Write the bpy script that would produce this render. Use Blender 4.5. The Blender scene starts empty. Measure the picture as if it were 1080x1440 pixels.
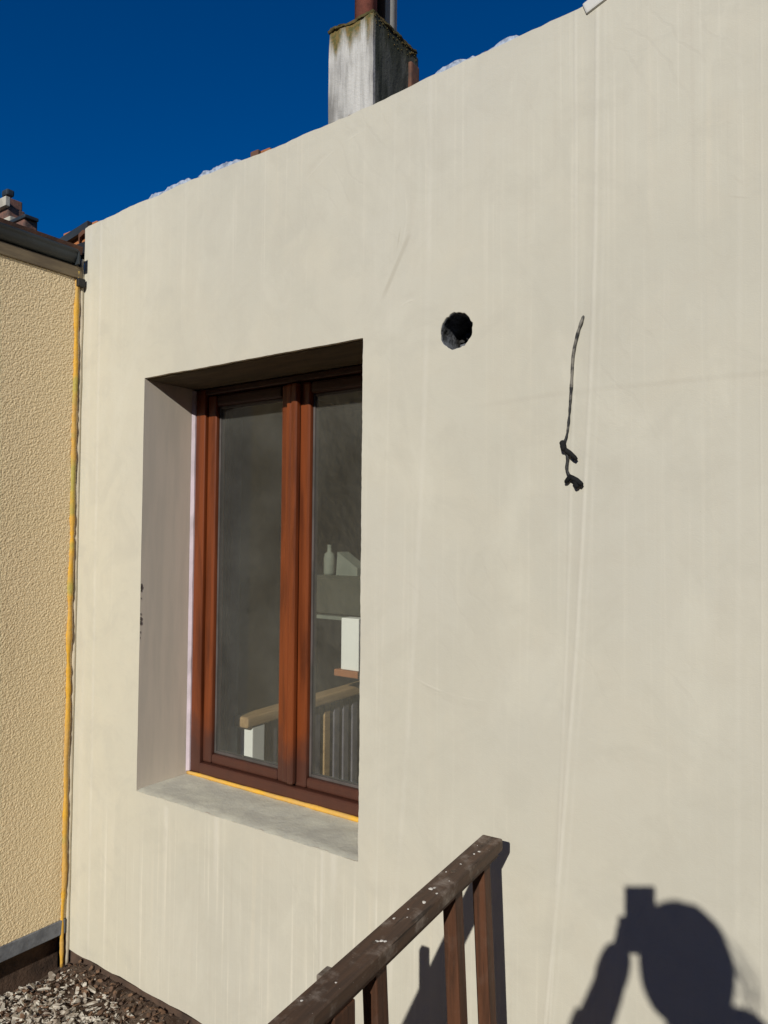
import bpy, bmesh, math, random
import numpy as np
from mathutils import Vector, Matrix, noise
from math import radians, sin, cos, pi
random.seed(7); rng = np.random.default_rng(7)
S = bpy.context.scene
COL = S.collection

# ------------------------------------------------------------------ camera
F, YAW, PIT, ROL = 1057.6, radians(35.282), radians(2.019), radians(0.483)
CAM = Vector((0, -1.6, 1.5))
fw = Vector((-sin(YAW)*cos(PIT), cos(YAW)*cos(PIT), sin(PIT)))
r0 = Vector((cos(YAW), sin(YAW), 0)); u0 = r0.cross(fw)
rt = cos(ROL)*r0 + sin(ROL)*u0; up = -sin(ROL)*r0 + cos(ROL)*u0
cam = bpy.data.cameras.new('camera'); co = bpy.data.objects.new('camera', cam); COL.objects.link(co)
m = Matrix((rt, up, -fw)).transposed().to_4x4(); m.translation = CAM; co.matrix_world = m
cam.sensor_fit = 'VERTICAL'; cam.sensor_height = 36; cam.lens = 36*F/1440
cam.clip_start = 0.01; cam.clip_end = 500
S.camera = co

# ------------------------------------------------------------------ world, sun, exposure
ELEV = radians(23.83)
sd = Vector((-0.26297, 0.87612, -0.40406)).normalized()          # the way sunlight travels
w = bpy.data.worlds.new('World'); S.world = w; w.use_nodes = True
wn = w.node_tree.nodes; bg = wn['Background']
sky = wn.new('ShaderNodeTexSky'); sky.sky_type = 'NISHITA'; sky.sun_disc = False
sky.sun_elevation = ELEV; sky.sun_rotation = math.atan2(-sd.x, -sd.y)
sky.altitude = 1500; sky.air_density = 1.0; sky.dust_density = 0.0; sky.ozone_density = 7.0
hs = wn.new('ShaderNodeHueSaturation'); hs.inputs['Hue'].default_value = .507; hs.inputs['Saturation'].default_value = 1.27
w.node_tree.links.new(sky.outputs[0], hs.inputs['Color']); w.node_tree.links.new(hs.outputs[0], bg.inputs[0]); bg.inputs[1].default_value = 0.090
sl = bpy.data.lights.new('sun', 'SUN'); sl.energy = 5.0; sl.angle = radians(0.53); sl.color = (1, .960, .870)
so = bpy.data.objects.new('sun', sl); COL.objects.link(so)
so.rotation_euler = sd.to_track_quat('-Z', 'Y').to_euler(); so.location = (3, -8, 6)
S.view_settings.view_transform = 'Standard'; S.view_settings.look = 'None'
S.view_settings.gamma = 1; S.view_settings.exposure = -.36; S.view_settings.use_curve_mapping = False

# ------------------------------------------------------------------ helpers
def hit(px, py, axis, val):
    """point where the sight line through photo point (px,py) meets the plane axis=val"""
    d = fw + rt*((px-540)/F) + up*((720-py)/F)
    s = (val - CAM[axis]) / d[axis]
    return CAM + d*s
def link(name, me, mat=None, parent=None):
    o = bpy.data.objects.new(name, me); COL.objects.link(o)
    for mm in (mat if isinstance(mat, (list, tuple)) else [mat]):
        if mm: me.materials.append(mm)
    if parent: o.parent = parent
    return o
def obj(name, bm, mat=None, parent=None, smooth=False):
    me = bpy.data.meshes.new(name); bmesh.ops.recalc_face_normals(bm, faces=bm.faces)
    if smooth:
        for f in bm.faces: f.smooth = True
    bm.to_mesh(me); bm.free()
    return link(name, me, mat, parent)
def tag(o, label, cat, group=None, kind=None):
    o['label'] = label; o['category'] = cat
    if group: o['group'] = group
    if kind: o['kind'] = kind
    return o
def struct(o, label=None, kind='structure'):
    o['kind'] = kind
    if label: o['label'] = label
    return o
def empty(name, loc=(0, 0, 0), rot=(0, 0, 0)):
    o = bpy.data.objects.new(name, None); COL.objects.link(o); o.location = loc; o.rotation_euler = rot
    o.empty_display_size = .1
    return o
def box(bm, x0, x1, y0, y1, z0, z1, bev=0.0, seg=2, M=None):
    vs = [bm.verts.new((x, y, z)) for x in (x0, x1) for y in (y0, y1) for z in (z0, z1)]
    fs = [bm.faces.new([vs[i] for i in q]) for q in ((0,1,3,2),(4,6,7,5),(0,4,5,1),(2,3,7,6),(0,2,6,4),(1,5,7,3))]
    bmesh.ops.recalc_face_normals(bm, faces=fs)
    if bev:
        es = list({e for f in fs for e in f.edges})
        r = bmesh.ops.bevel(bm, geom=es, offset=bev, segments=seg, affect='EDGES', profile=.6)
        vs = list({v for f in r['faces'] for v in f.verts} | {v for v in vs if v.is_valid})
    if M is not None:
        bmesh.ops.transform(bm, matrix=M, verts=vs)
    return vs
def boxo(name, d, mat, parent=None, bev=0.003, seg=2):
    bm = bmesh.new(); box(bm, *d, bev, seg); return obj(name, bm, mat, parent)
def tube(bm, pts, rad, n=10, cap=True):
    pts = [Vector(p) for p in pts]; rings = []
    if not hasattr(rad, '__len__'): rad = [rad]*len(pts)
    ref = Vector((.13, .97, .21)).normalized()
    for i, p in enumerate(pts):
        t = (pts[min(i+1, len(pts)-1)] - pts[max(i-1, 0)]).normalized()
        a = t.cross(ref)
        if a.length < .05: a = t.cross(Vector((1, 0, 0)))
        a.normalize(); b = t.cross(a)
        rings.append([bm.verts.new(p + (a*cos(k*2*pi/n) + b*sin(k*2*pi/n))*rad[i]) for k in range(n)])
    for i in range(len(rings)-1):
        for k in range(n):
            bm.faces.new((rings[i][k], rings[i][(k+1) % n], rings[i+1][(k+1) % n], rings[i+1][k]))
    if cap: bm.faces.new(rings[0][::-1]); bm.faces.new(rings[-1])
def lathe(bm, prof, n=24, c=(0, 0, 0)):
    rings = [[bm.verts.new((c[0]+r*cos(2*pi*k/n), c[1]+r*sin(2*pi*k/n), c[2]+z)) for k in range(n)] for r, z in prof]
    for i in range(len(rings)-1):
        for k in range(n):
            bm.faces.new((rings[i][k], rings[i][(k+1) % n], rings[i+1][(k+1) % n], rings[i+1][k]))
    bm.faces.new(rings[0][::-1]); bm.faces.new(rings[-1])
def spline(pts, n=8):
    P = [Vector(p) for p in pts]; P = [P[0]*2-P[1]] + P + [P[-1]*2-P[-2]]; out = []
    for i in range(1, len(P)-2):
        for k in range(n):
            t = k/n; a, b, c, d = P[i-1:i+3]
            out.append(.5*((2*b)+(c-a)*t+(2*a-5*b+4*c-d)*t*t+(3*b-3*c+d-a)*t**3))
    return out + [P[-2]]

class Mat:
    def __init__(s, name, col=(.5, .5, .5), rough=.8, spec=.5):
        s.m = bpy.data.materials.new(name); s.m.use_nodes = True; s.t = s.m.node_tree
        s.b = s.t.nodes['Principled BSDF']; s.b.inputs['Base Color'].default_value = (*col, 1)
        s.b.inputs['Roughness'].default_value = rough; s.b.inputs['Specular IOR Level'].default_value = spec
        s.co = s.n('ShaderNodeTexCoord').outputs['Object']; s.h = None
    def n(s, typ, **kw):
        x = s.t.nodes.new(typ)
        for k, v in kw.items(): setattr(x, k, v)
        return x
    def l(s, a, b): s.t.links.new(a, b)
    def val(s, sock, v):
        if hasattr(v, 'is_linked'): s.l(v, sock)
        else: sock.default_value = v
    def noise(s, sc, det=4, rough=.55, stretch=(1, 1, 1), dist=0, off=(0, 0, 0)):
        mp = s.n('ShaderNodeMapping'); mp.inputs['Scale'].default_value = stretch; mp.inputs['Location'].default_value = off
        s.l(s.co, mp.inputs[0]); x = s.n('ShaderNodeTexNoise'); s.l(mp.outputs[0], x.inputs['Vector'])
        x.inputs['Scale'].default_value = sc; x.inputs['Detail'].default_value = det
        x.inputs['Roughness'].default_value = rough; x.inputs['Distortion'].default_value = dist
        return x.outputs['Fac']
    def voro(s, sc, feat='F1', stretch=(1, 1, 1)):
        mp = s.n('ShaderNodeMapping'); mp.inputs['Scale'].default_value = stretch
        s.l(s.co, mp.inputs[0]); x = s.n('ShaderNodeTexVoronoi', feature=feat); s.l(mp.outputs[0], x.inputs['Vector'])
        x.inputs['Scale'].default_value = sc; return x.outputs['Distance']
    def ramp(s, f, a, b, lo=0.0, hi=1.0):
        x = s.n('ShaderNodeMapRange', interpolation_type='SMOOTHSTEP'); s.val(x.inputs[0], f)
        x.inputs[1].default_value = a; x.inputs[2].default_value = b
        x.inputs[3].default_value = lo; x.inputs[4].default_value = hi; return x.outputs[0]
    def math(s, op, a, b=0.0, c=None):
        x = s.n('ShaderNodeMath', operation=op); s.val(x.inputs[0], a); s.val(x.inputs[1], b)
        if c is not None: s.val(x.inputs[2], c)
        return x.outputs[0]
    def mix(s, f, a, b, mode='MIX'):
        x = s.n('ShaderNodeMix', data_type='RGBA', blend_type=mode); s.val(x.inputs[0], f)
        for sk, v in ((x.inputs[6], a), (x.inputs[7], b)):
            if hasattr(v, 'is_linked'): s.l(v, sk)
            else: sk.default_value = (*v, 1)
        return x.outputs[2]
    def color(s, c): s.l(c, s.b.inputs['Base Color']); return s
    def bump(s, h, dist=.001, strength=1.0):
        x = s.n('ShaderNodeBump'); x.inputs['Strength'].default_value = strength; x.inputs['Distance'].default_value = dist
        s.l(h, x.inputs['Height'])
        if s.h is not None: s.l(s.h, x.inputs['Normal'])
        s.h = x.outputs[0]; s.l(s.h, s.b.inputs['Normal']); return s
    def xyz(s):
        x = s.n('ShaderNodeSeparateXYZ'); s.l(s.co, x.inputs[0]); return x.outputs

def plaster():
    k = Mat('cream_plaster', rough=.86, spec=.25)
    X, Y, Z = k.xyz()
    c = k.mix(k.ramp(k.noise(1.1, 3, .5), .35, .68), (0.545, 0.521, 0.438), (0.505, 0.484, 0.407))
    c = k.mix(k.ramp(k.noise(3.3, 4, .6, dist=.6, off=(4, 0, 1)), .42, .72, 0, .5), c, (0.565, 0.529, 0.433))
    c = k.mix(k.ramp(k.noise(.9, 2, .5, off=(9, 1, 3)), .45, .65, 0, .5), c, (0.515, 0.497, 0.438))
    c = k.mix(k.ramp(X, -1.7, -2.5, 0, .55), c, (0.620, 0.582, 0.458))
    # vertical float streaks, mostly under the window and along the top
    st = k.noise(1, 3, .6, (70, 1, 1.1), .2)
    st2 = k.noise(1, 2, .6, (26, 1, .8), .2, (3, 0, 0))
    low = k.math('MAXIMUM', k.ramp(Z, .75, .45), k.ramp(Z, 1.95, 2.35, 0, .55))
    low = k.math('MAXIMUM', low, .26)
    low = k.math('MULTIPLY', low, k.ramp(k.noise(2.2, 2, .5, (1, 1, .35)), .3, .6, .25, 1))
    sa = k.math('MULTIPLY', k.ramp(st, .54, .74), low)
    sb = k.math('MULTIPLY', k.ramp(st2, .55, .8), low)
    sx = k.math('MULTIPLY', k.ramp(st, .44, .26), low)
    c = k.mix(k.math('MULTIPLY', sa, .72), c, (.70, .66, .56))
    c = k.mix(k.math('MULTIPLY', sb, .5), c, (.66, .60, .48))
    c = k.mix(k.math('MULTIPLY', sx, .35), c, (.46, .42, .35))
    # raised lines left by plaster rails and float edges
    line = None
    wob = k.math('MULTIPLY', k.math('SUBTRACT', k.noise(1.3, 2), .5), .010)
    brk = k.ramp(k.noise(1, 2, .5, (1, 1, 4)), .30, .52, .35, 1)
    for a, b, c2, wd, amp in ((-.7370, .1291, -.0240, .0042, .85), (-.7060, .0763, -.0156, .0034, .55), (-.7200, .1291, -.0240, .0040, .25),
                          (-1.1459, .1116, -.0212, .0070, .45), (-2.3860, -.0060, 0, .0070, .7), (-1.42, .004, 0, .0026, .15), (-.30, .01, 0, .005, .25),
                          (-1.16, .02, 0, .004, .2), (-2.45, -.004, 0, .010, .35), (-.255, .008, 0, .002, .35)):
        d = k.math('ABSOLUTE', k.math('SUBTRACT', k.math('ADD', X, wob), k.math('MULTIPLY_ADD', k.math('MULTIPLY', Z, Z), c2, k.math('MULTIPLY_ADD', Z, b, a))))
        f = k.math('MULTIPLY', k.math('MULTIPLY', k.ramp(d, wd*1.8, wd*.1), amp), brk)
        line = f if line is None else k.math('MAXIMUM', line, f)
    for x0, z0, z1, wd in ((-1.748, .645, .40, .010), (-1.29, .66, .50, .012), (-1.33, .64, .22, .006), (-1.98, .62, .45, .012)):
        d = k.math('ABSOLUTE', k.math('SUBTRACT', k.math('ADD', X, wob), x0))
        f = k.math('MULTIPLY', k.ramp(d, wd*1.6, wd*.1), k.math('MULTIPLY', k.ramp(Z, z1, z1+.12), k.ramp(Z, z0+.02, z0)))
        line = k.math('MAXIMUM', line, k.math('MULTIPLY', f, .8))
    c = k.mix(k.math('MULTIPLY', line, .42), c, (.68, .65, .575))
    # hollow next to the long line, a faint horizontal float edge
    d = k.math('ABSOLUTE', k.math('SUBTRACT', X, k.math('MULTIPLY_ADD', k.math('MULTIPLY', Z, Z), -.024, k.math('MULTIPLY_ADD', Z, .1291, -.749))))
    c = k.mix(k.math('MULTIPLY', k.ramp(d, .012, .002), .22), c, (.47, .44, .37))
    # trowel sweeps: short arcs, a pale lip with a darker drag beside it
    sweep = None; drag = None
    rr = random.Random(3)
    arcs = [(-1.45, 2.62, .50, -.15), (-1.05, 2.05, .06, 0), (-1.35, 2.35, .28, 0), (-.10, 2.45, .33, 0)]
    for i in range(4): arcs.append((rr.uniform(-1.2, .2), rr.uniform(.3, 2.6), rr.uniform(.25, .75), 0))
    for (ax, az, ar, _) in arcs[1:]:
        dx = k.math('SUBTRACT', X, ax); dz = k.math('SUBTRACT', Z, az)
        rad = k.math('SQRT', k.math('ADD', k.math('MULTIPLY', dx, dx), k.math('MULTIPLY', dz, dz)))
        rad = k.math('ADD', rad, k.math('MULTIPLY', wob, 2.5))
        mid = rr.uniform(-2.6, 2.6)
        an = k.math('ARCTAN2', dz, dx); am = k.ramp(k.math('ABSOLUTE', k.math('SUBTRACT', an, mid)), .42, .10)
        e = k.math('SUBTRACT', rad, ar)
        f1 = k.math('MULTIPLY', k.ramp(k.math('ABSOLUTE', e), .0045, .0005), am)
        f2 = k.math('MULTIPLY', k.ramp(k.math('ABSOLUTE', k.math('SUBTRACT', e, .014)), .016, .001), am)
        sweep = f1 if sweep is None else k.math('MAXIMUM', sweep, f1); drag = f2 if drag is None else k.math('MAXIMUM', drag, f2)
    pb = k.ramp(k.noise(9, 4, .6, off=(5, 5, 5)), .40, .62)
    sweep = k.math('MULTIPLY', sweep, pb); drag = k.math('MULTIPLY', drag, pb)
    c = k.mix(k.math('MULTIPLY', sweep, .17), c, (.66, .63, .55)); c = k.mix(k.math('MULTIPLY', drag, .24), c, (.45, .42, .355))
    # dark diagonal drag between the window head and the bored hole
    for (ax, az, bx, bz, wd) in ((-1.050, 2.30, -1.150, 2.12, .010), (-1.085, 2.32, -1.10, 2.24, .004), (-.265, 2.20, -.30, 2.235, .004), (-.25, 2.17, -.31, 2.19, .003)):
        L_ = math.hypot(bx-ax, bz-az); ux, uz = (bx-ax)/L_, (bz-az)/L_
        tt = k.math('ADD', k.math('MULTIPLY', k.math('SUBTRACT', X, ax), ux), k.math('MULTIPLY', k.math('SUBTRACT', Z, az), uz))
        nn_ = k.math('ADD', k.math('SUBTRACT', k.math('MULTIPLY', k.math('SUBTRACT', X, ax), uz), k.math('MULTIPLY', k.math('SUBTRACT', Z, az), ux)), k.math('MULTIPLY', wob, 2.0))
        ff = k.math('MULTIPLY', k.ramp(k.math('ABSOLUTE', nn_), wd, wd*.2), k.math('MULTIPLY', k.ramp(tt, 0, .04), k.ramp(tt, L_, L_-.05)))
        c = k.mix(k.math('MULTIPLY', ff, .62), c, (.42, .39, .32))
    zz = k.math('ADD', Z, k.math('MULTIPLY', k.math('SUBTRACT', k.noise(1.4, 2, .5, off=(2, 2, 2)), .5), .06))
    hz = k.math('MULTIPLY', k.ramp(k.math('ABSOLUTE', k.math('SUBTRACT', zz, 1.822)), .010, .001), k.ramp(X, -.95, -.72))
    c = k.mix(k.math('MULTIPLY', hz, .30), c, (.44, .41, .34))
    # hairline drag marks right of the window head
    a1 = k.n('ShaderNodeTexWave', wave_type='BANDS', bands_direction='DIAGONAL'); mp = k.n('ShaderNodeMapping')
    mp.inputs['Rotation'].default_value = (0, radians(-12), 0); k.l(k.co, mp.inputs[0]); k.l(mp.outputs[0], a1.inputs[0])
    a1.inputs['Scale'].default_value = 9; a1.inputs['Distortion'].default_value = 5; a1.inputs['Detail'].default_value = 3
    mk = k.math('MULTIPLY', k.ramp(a1.outputs['Fac'], .90, 1.0), k.ramp(k.noise(2.6, 2, off=(1.4, 0, .8)), .54, .68))
    c = k.mix(k.math('MULTIPLY', mk, .12), c, (.43, .40, .34))
    pit = k.math('MULTIPLY', k.ramp(k.voro(34), .055, .02), k.ramp(k.noise(6, 3), .50, .60))
    c = k.mix(k.math('MULTIPLY', pit, .45), c, (.36, .33, .27))
    sp = k.ramp(k.noise(190, 2, .7), .66, .80, 0, .35)
    c = k.mix(sp, c, (.44, .40, .33))
    c = k.mix(k.ramp(k.noise(14, 5, .7), .35, .75, 0, .22), c, (.49, .45, .37))
    c = k.mix(k.ramp(k.noise(5.5, 6, .68, dist=1.2, off=(7, 2, 5)), .46, .66, 0, .36), c, (.475, .452, .380))
    c = k.mix(k.ramp(k.noise(2.1, 5, .62, (1.6, 1, .7), 1.5, (1, 8, 3)), .52, .70, 0, .40), c, (.60, .575, .487))
    k.color(c)
    k.bump(k.noise(2.4, 3, .5), .012, .6)
    k.bump(k.noise(22, 5, .65, dist=.8), .0012, .6)
    k.bump(k.math('ADD', k.math('MULTIPLY', k.noise(1, 3, .7, (90, 1, 2.5)), low), k.math('MULTIPLY', line, 1.2)), .0011, .9)
    k.bump(k.math('SUBTRACT', sweep, drag), .0009, .5)
    k.bump(k.math('SUBTRACT', k.noise(320, 2, .6), k.math('MULTIPLY', k.math('ADD', mk, hz), .5)), .0005, .5)
    return k.m
M_PLASTER = plaster()
def simple(name, c1, c2, sc=6, rough=.8, spec=.3, bsc=60, bd=.001, st=(1, 1, 1), lo=.35, hi=.68, metal=0):
    k = Mat(name, c1, rough, spec)
    k.color(k.mix(k.ramp(k.noise(sc, 5, .6, st), lo, hi), c1, c2)); k.b.inputs['Metallic'].default_value = metal
    if bd: k.bump(k.noise(bsc, 4, .65, st), bd)
    return k.m
M_BASE = simple('grey_base_coat', (.67, .595, .50), (.61, .55, .465), 3, .9, .2, 160, .0008, (9, 9, 1))
M_CORNER = simple('pale_corner_plaster', (.62, .55, .42), (.50, .44, .33), 9, .9, .2, 60, .002)
M_SILL = simple('grey_sill_mortar', (.60, .59, .49), (.50, .49, .42), 9, .85, .25, 60, .002)
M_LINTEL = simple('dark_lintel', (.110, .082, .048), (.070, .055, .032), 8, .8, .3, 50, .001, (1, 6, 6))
def frame_wood():
    k = Mat('mahogany_frame', rough=.38, spec=.45)
    g = k.noise(1, 5, .6, (30, 30, 2.2), .5)
    c = k.mix(k.ramp(g, .35, .7), (.190, .045, .011), (.090, .021, .006))
    c = k.mix(k.ramp(k.noise(60, 3, .7), .72, .82, 0, .35), c, (.30, .22, .17))
    X, Y, Z = k.xyz()
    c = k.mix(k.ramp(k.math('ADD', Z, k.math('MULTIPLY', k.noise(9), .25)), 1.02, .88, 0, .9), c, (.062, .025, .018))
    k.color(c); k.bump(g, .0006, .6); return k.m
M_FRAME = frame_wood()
M_FRAME_SHADE = simple('shade_painted_mahogany', (.050, .016, .009), (.030, .012, .008), 8, .5, .35, 60, .0004, (3, 30, 30))  # same wood with the window head's shade painted into the colour
M_BEAD = simple('grey_gasket', (.10, .085, .08), (.06, .055, .05), 10, .6, .4, 60, 0)
M_TAPE = simple('pink_white_tape', (.66, .56, .62), (.55, .48, .52), 14, .7, .3, 60, .0005)
def foam_m():
    k = Mat('yellow_foam', rough=.75, spec=.3)
    c = k.mix(k.ramp(k.noise(11, 4), .35, .65), (.72, .40, .045), (.60, .36, .10))
    c = k.mix(k.ramp(k.noise(5, 3, off=(3, 3, 3)), .56, .66, 0, .8), c, (.42, .38, .10))
    k.color(c); k.bump(k.noise(80, 4), .003); return k.m
M_FOAM = foam_m()
def glass_m():
    k = Mat('window_glass'); t = k.t; t.nodes.remove(k.b)
    lw = k.n('ShaderNodeLayerWeight'); lw.inputs['Blend'].default_value = .5
    f = k.math('MULTIPLY_ADD', k.math('POWER', lw.outputs['Facing'], 5.0), .85, .045)
    tr = k.n('ShaderNodeBsdfTransparent'); tr.inputs[0].default_value = (.955, .965, .95, 1)
    gl = k.n('ShaderNodeBsdfGlossy'); gl.inputs['Roughness'].default_value = .035
    mx = k.n('ShaderNodeMixShader'); k.l(f, mx.inputs[0]); k.l(tr.outputs[0], mx.inputs[1]); k.l(gl.outputs[0], mx.inputs[2])
    # thin film of building dust on the pane
    df = k.n('ShaderNodeBsdfDiffuse'); df.inputs[0].default_value = (.55, .55, .50, 1)
    m2 = k.n('ShaderNodeMixShader'); k.l(k.ramp(k.noise(2.5, 5, .65), .3, .8, .022, .060), m2.inputs[0])
    k.l(mx.outputs[0], m2.inputs[1]); k.l(df.outputs[0], m2.inputs[2])
    k.l(m2.outputs[0], t.nodes['Material Output'].inputs[0]); return k.m
M_GLASS = glass_m()
def roughcast():
    k = Mat('tan_roughcast', rough=.95, spec=.15)
    c = k.mix(k.ramp(k.noise(160, 3, .7), .36, .66), (.74, .57, .345), (.84, .70, .455))
    c = k.mix(k.ramp(k.voro(230), .02, .08, .45, 0), c, (.42, .31, .18))
    c = k.mix(k.ramp(k.noise(5, 4), .4, .7, 0, .4), c, (.76, .62, .38))
    c = k.mix(k.ramp(k.noise(1, 5, .6, (1, 9, 1.2)), .5, .72, 0, .35), c, (.58, .45, .26))
    k.color(c); k.bump(k.noise(420, 3, .7), .0008); return k.m
M_TAN = roughcast()
M_PLINTH = simple('blue_grey_plinth', (.20, .21, .23), (.12, .125, .14), 20, .85, .3, 70, .002)
M_GUTTER = simple('dark_zinc', (.035, .045, .052), (.020, .024, .026), 7, .5, .5, 40, .0006)
M_FASCIA = simple('brown_fascia', (.22, .17, .105), (.15, .115, .075), 9, .8, .3, 50, .001, (6, 1, 6))
def soil_m():
    k = Mat('brown_soil', rough=.97, spec=.1)
    c = k.mix(k.ramp(k.noise(22, 6, .7), .35, .65), (.075, .048, .034), (.17, .125, .095))
    c = k.mix(k.ramp(k.noise(120, 3, .7), .60, .72, 0, .7), c, (.33, .29, .24))
    k.color(c); k.bump(k.noise(60, 6, .75), .012); return k.m
M_SOIL = soil_m()
M_FOOT = simple('stained_foundation', (.115, .075, .055), (.055, .040, .032), 12, .95, .1, 60, .004)
def chip_m(nm, a, b):
    k = Mat(nm, rough=.9, spec=.15)
    k.color(k.mix(k.ramp(k.noise(28, 3, .6), .38, .62), a, b)); k.bump(k.noise(150, 3), .001); return k.m
M_CHIP = chip_m('pale_mortar_chips', (.56, .52, .45), (.27, .225, .18))
M_CHIPD = chip_m('brown_chips', (.20, .12, .075), (.09, .06, .045))
def railwood(nm, a, b, dirt, st=(60, 4, 60)):
    k = Mat(nm, rough=.62, spec=.35)
    g = k.noise(1, 5, .65, st, .3)
    c = k.mix(k.ramp(g, .35, .68), a, b)
    c = k.mix(k.ramp(k.noise(16, 5, .7), .48, .74, 0, dirt), c, (.30, .25, .21))
    c = k.mix(k.ramp(k.voro(70), .02, .07, .8*dirt, 0), c, (.48, .43, .37))
    c = k.mix(k.ramp(k.noise(1, 3, .5, tuple(q*1.6 for q in st), .2, (5, 5, 5)), .36, .30, 0, .75), c, (.016, .011, .008))
    k.color(c); k.bump(g, .0009); k.bump(k.noise(90, 3), .0006); return k.m
M_RAIL = railwood('weathered_brown_stain', (.098, .055, .034), (.058, .036, .025), .8)
M_POST = railwood('red_brown_stain', (.105, .042, .020), (.052, .023, .012), .10, (60, 60, 4))
M_GALVD = simple('rusty_screw', (.10, .07, .05), (.06, .045, .035), 90, .6, .4, 200, 0, metal=.4)
M_SIDE = simple('plastered_post', (.20, .17, .14), (.085, .06, .045), 40, .85, .2, 100, .002)
M_SPLASH = simple('pale_plaster_splash', (.68, .65, .60), (.5, .48, .44), 60, .8, .3, 200, .0005)
M_BLACK = simple('black_rubber', (.009, .009, .010), (.018, .018, .018), 40, .85, .15, 90, .0006)
def cable_m():
    k = Mat('plaster_smeared_cable', rough=.6, spec=.35)
    X, Y, Z = k.xyz()
    f = k.ramp(k.math('ADD', k.noise(45, 3), k.ramp(Z, 1.55, 1.9, -.34, .06)), .44, .62, 0, .7)
    k.color(k.mix(f, (.02, .02, .021), (.27, .25, .21))); return k.m
M_CABLE = cable_m()
def chim_m():
    k = Mat('mossy_concrete', rough=.92, spec=.2)
    X, Y, Z = k.xyz()
    s = k.noise(1, 4, .6, (22, 22, 1.6), .3)
    c = k.mix(k.ramp(s, .36, .64), (.48, .46, .43), (.20, .19, .175))
    c = k.mix(k.ramp(k.noise(3, 2), .4, .65, 0, .5), c, (.64, .62, .57))
    moss = k.ramp(k.math('ADD', Z, k.math('MULTIPLY', k.noise(1, 4, .6, (14, 14, 2.5)), .56)), 4.78, 4.98)
    c = k.mix(moss, c, k.mix(k.ramp(k.noise(40, 3), .4, .6), (.10, .095, .035), (.19, .13, .045)))
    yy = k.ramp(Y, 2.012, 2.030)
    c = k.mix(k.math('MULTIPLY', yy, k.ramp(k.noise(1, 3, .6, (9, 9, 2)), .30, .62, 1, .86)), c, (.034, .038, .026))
    k.color(c); k.bump(k.noise(40, 5, .7), .006); return k.m
M_CHIM = chim_m()
M_CLAY = simple('red_clay', (.36, .12, .085), (.24, .085, .06), 14, .8, .3, 60, .001)
M_GALV = simple('galvanised_steel', (.62, .61, .57), (.52, .51, .48), 8, .5, .5, 50, .0004)
M_BLKPIPE = simple('black_pipe', (.012, .012, .012), (.02, .02, .02), 8, .5, .4, 50, 0)
M_TILE = simple('weathered_roof_tile', (.17, .082, .052), (.075, .050, .042), 9, .88, .2, 50, .002)
M_TILEO = simple('orange_roof_tile', (.42, .165, .065), (.27, .11, .05), 9, .85, .2, 50, .002)
M_FOIL = simple('pale_membrane', (.46, .52, .62), (.20, .24, .32), 55, .4, .5, 60, .001)
M_BRICK = simple('sooty_brick', (.23, .115, .085), (.085, .062, .055), 16, .9, .2, 60, .003)
M_CREAMB = simple('cream_band', (.50, .46, .38), (.36, .33, .27), 9, .9, .2, 50, .002)
M_DARKIN = simple('dim_room_paper', (.15, .15, .11), (.11, .11, .08), 5, .9, .15, 50, 0)
M_PANEL = simple('olive_cupboard', (.055, .055, .040), (.042, .042, .030), 6, .7, .3, 50, 0)
M_OAK = simple('light_oak', (.42, .28, .14), (.31, .19, .09), 8, .55, .4, 50, .0005, (1, 12, 12))
M_SLATE = simple('slate_grey_cloth', (.16, .15, .18), (.11, .105, .13), 14, .9, .2, 60, .001)
M_WHITE = simple('white_gloss', (.88, .88, .85), (.82, .82, .79), 6, .5, .4, 50, 0)
M_PALE = simple('pale_grey_green', (.19, .205, .17), (.14, .155, .13), 8, .7, .3, 50, 0)
M_CURT = simple('blue_grey_curtain', (.17, .20, .22), (.11, .13, .15), 10, .9, .1, 50, 0)

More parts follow.
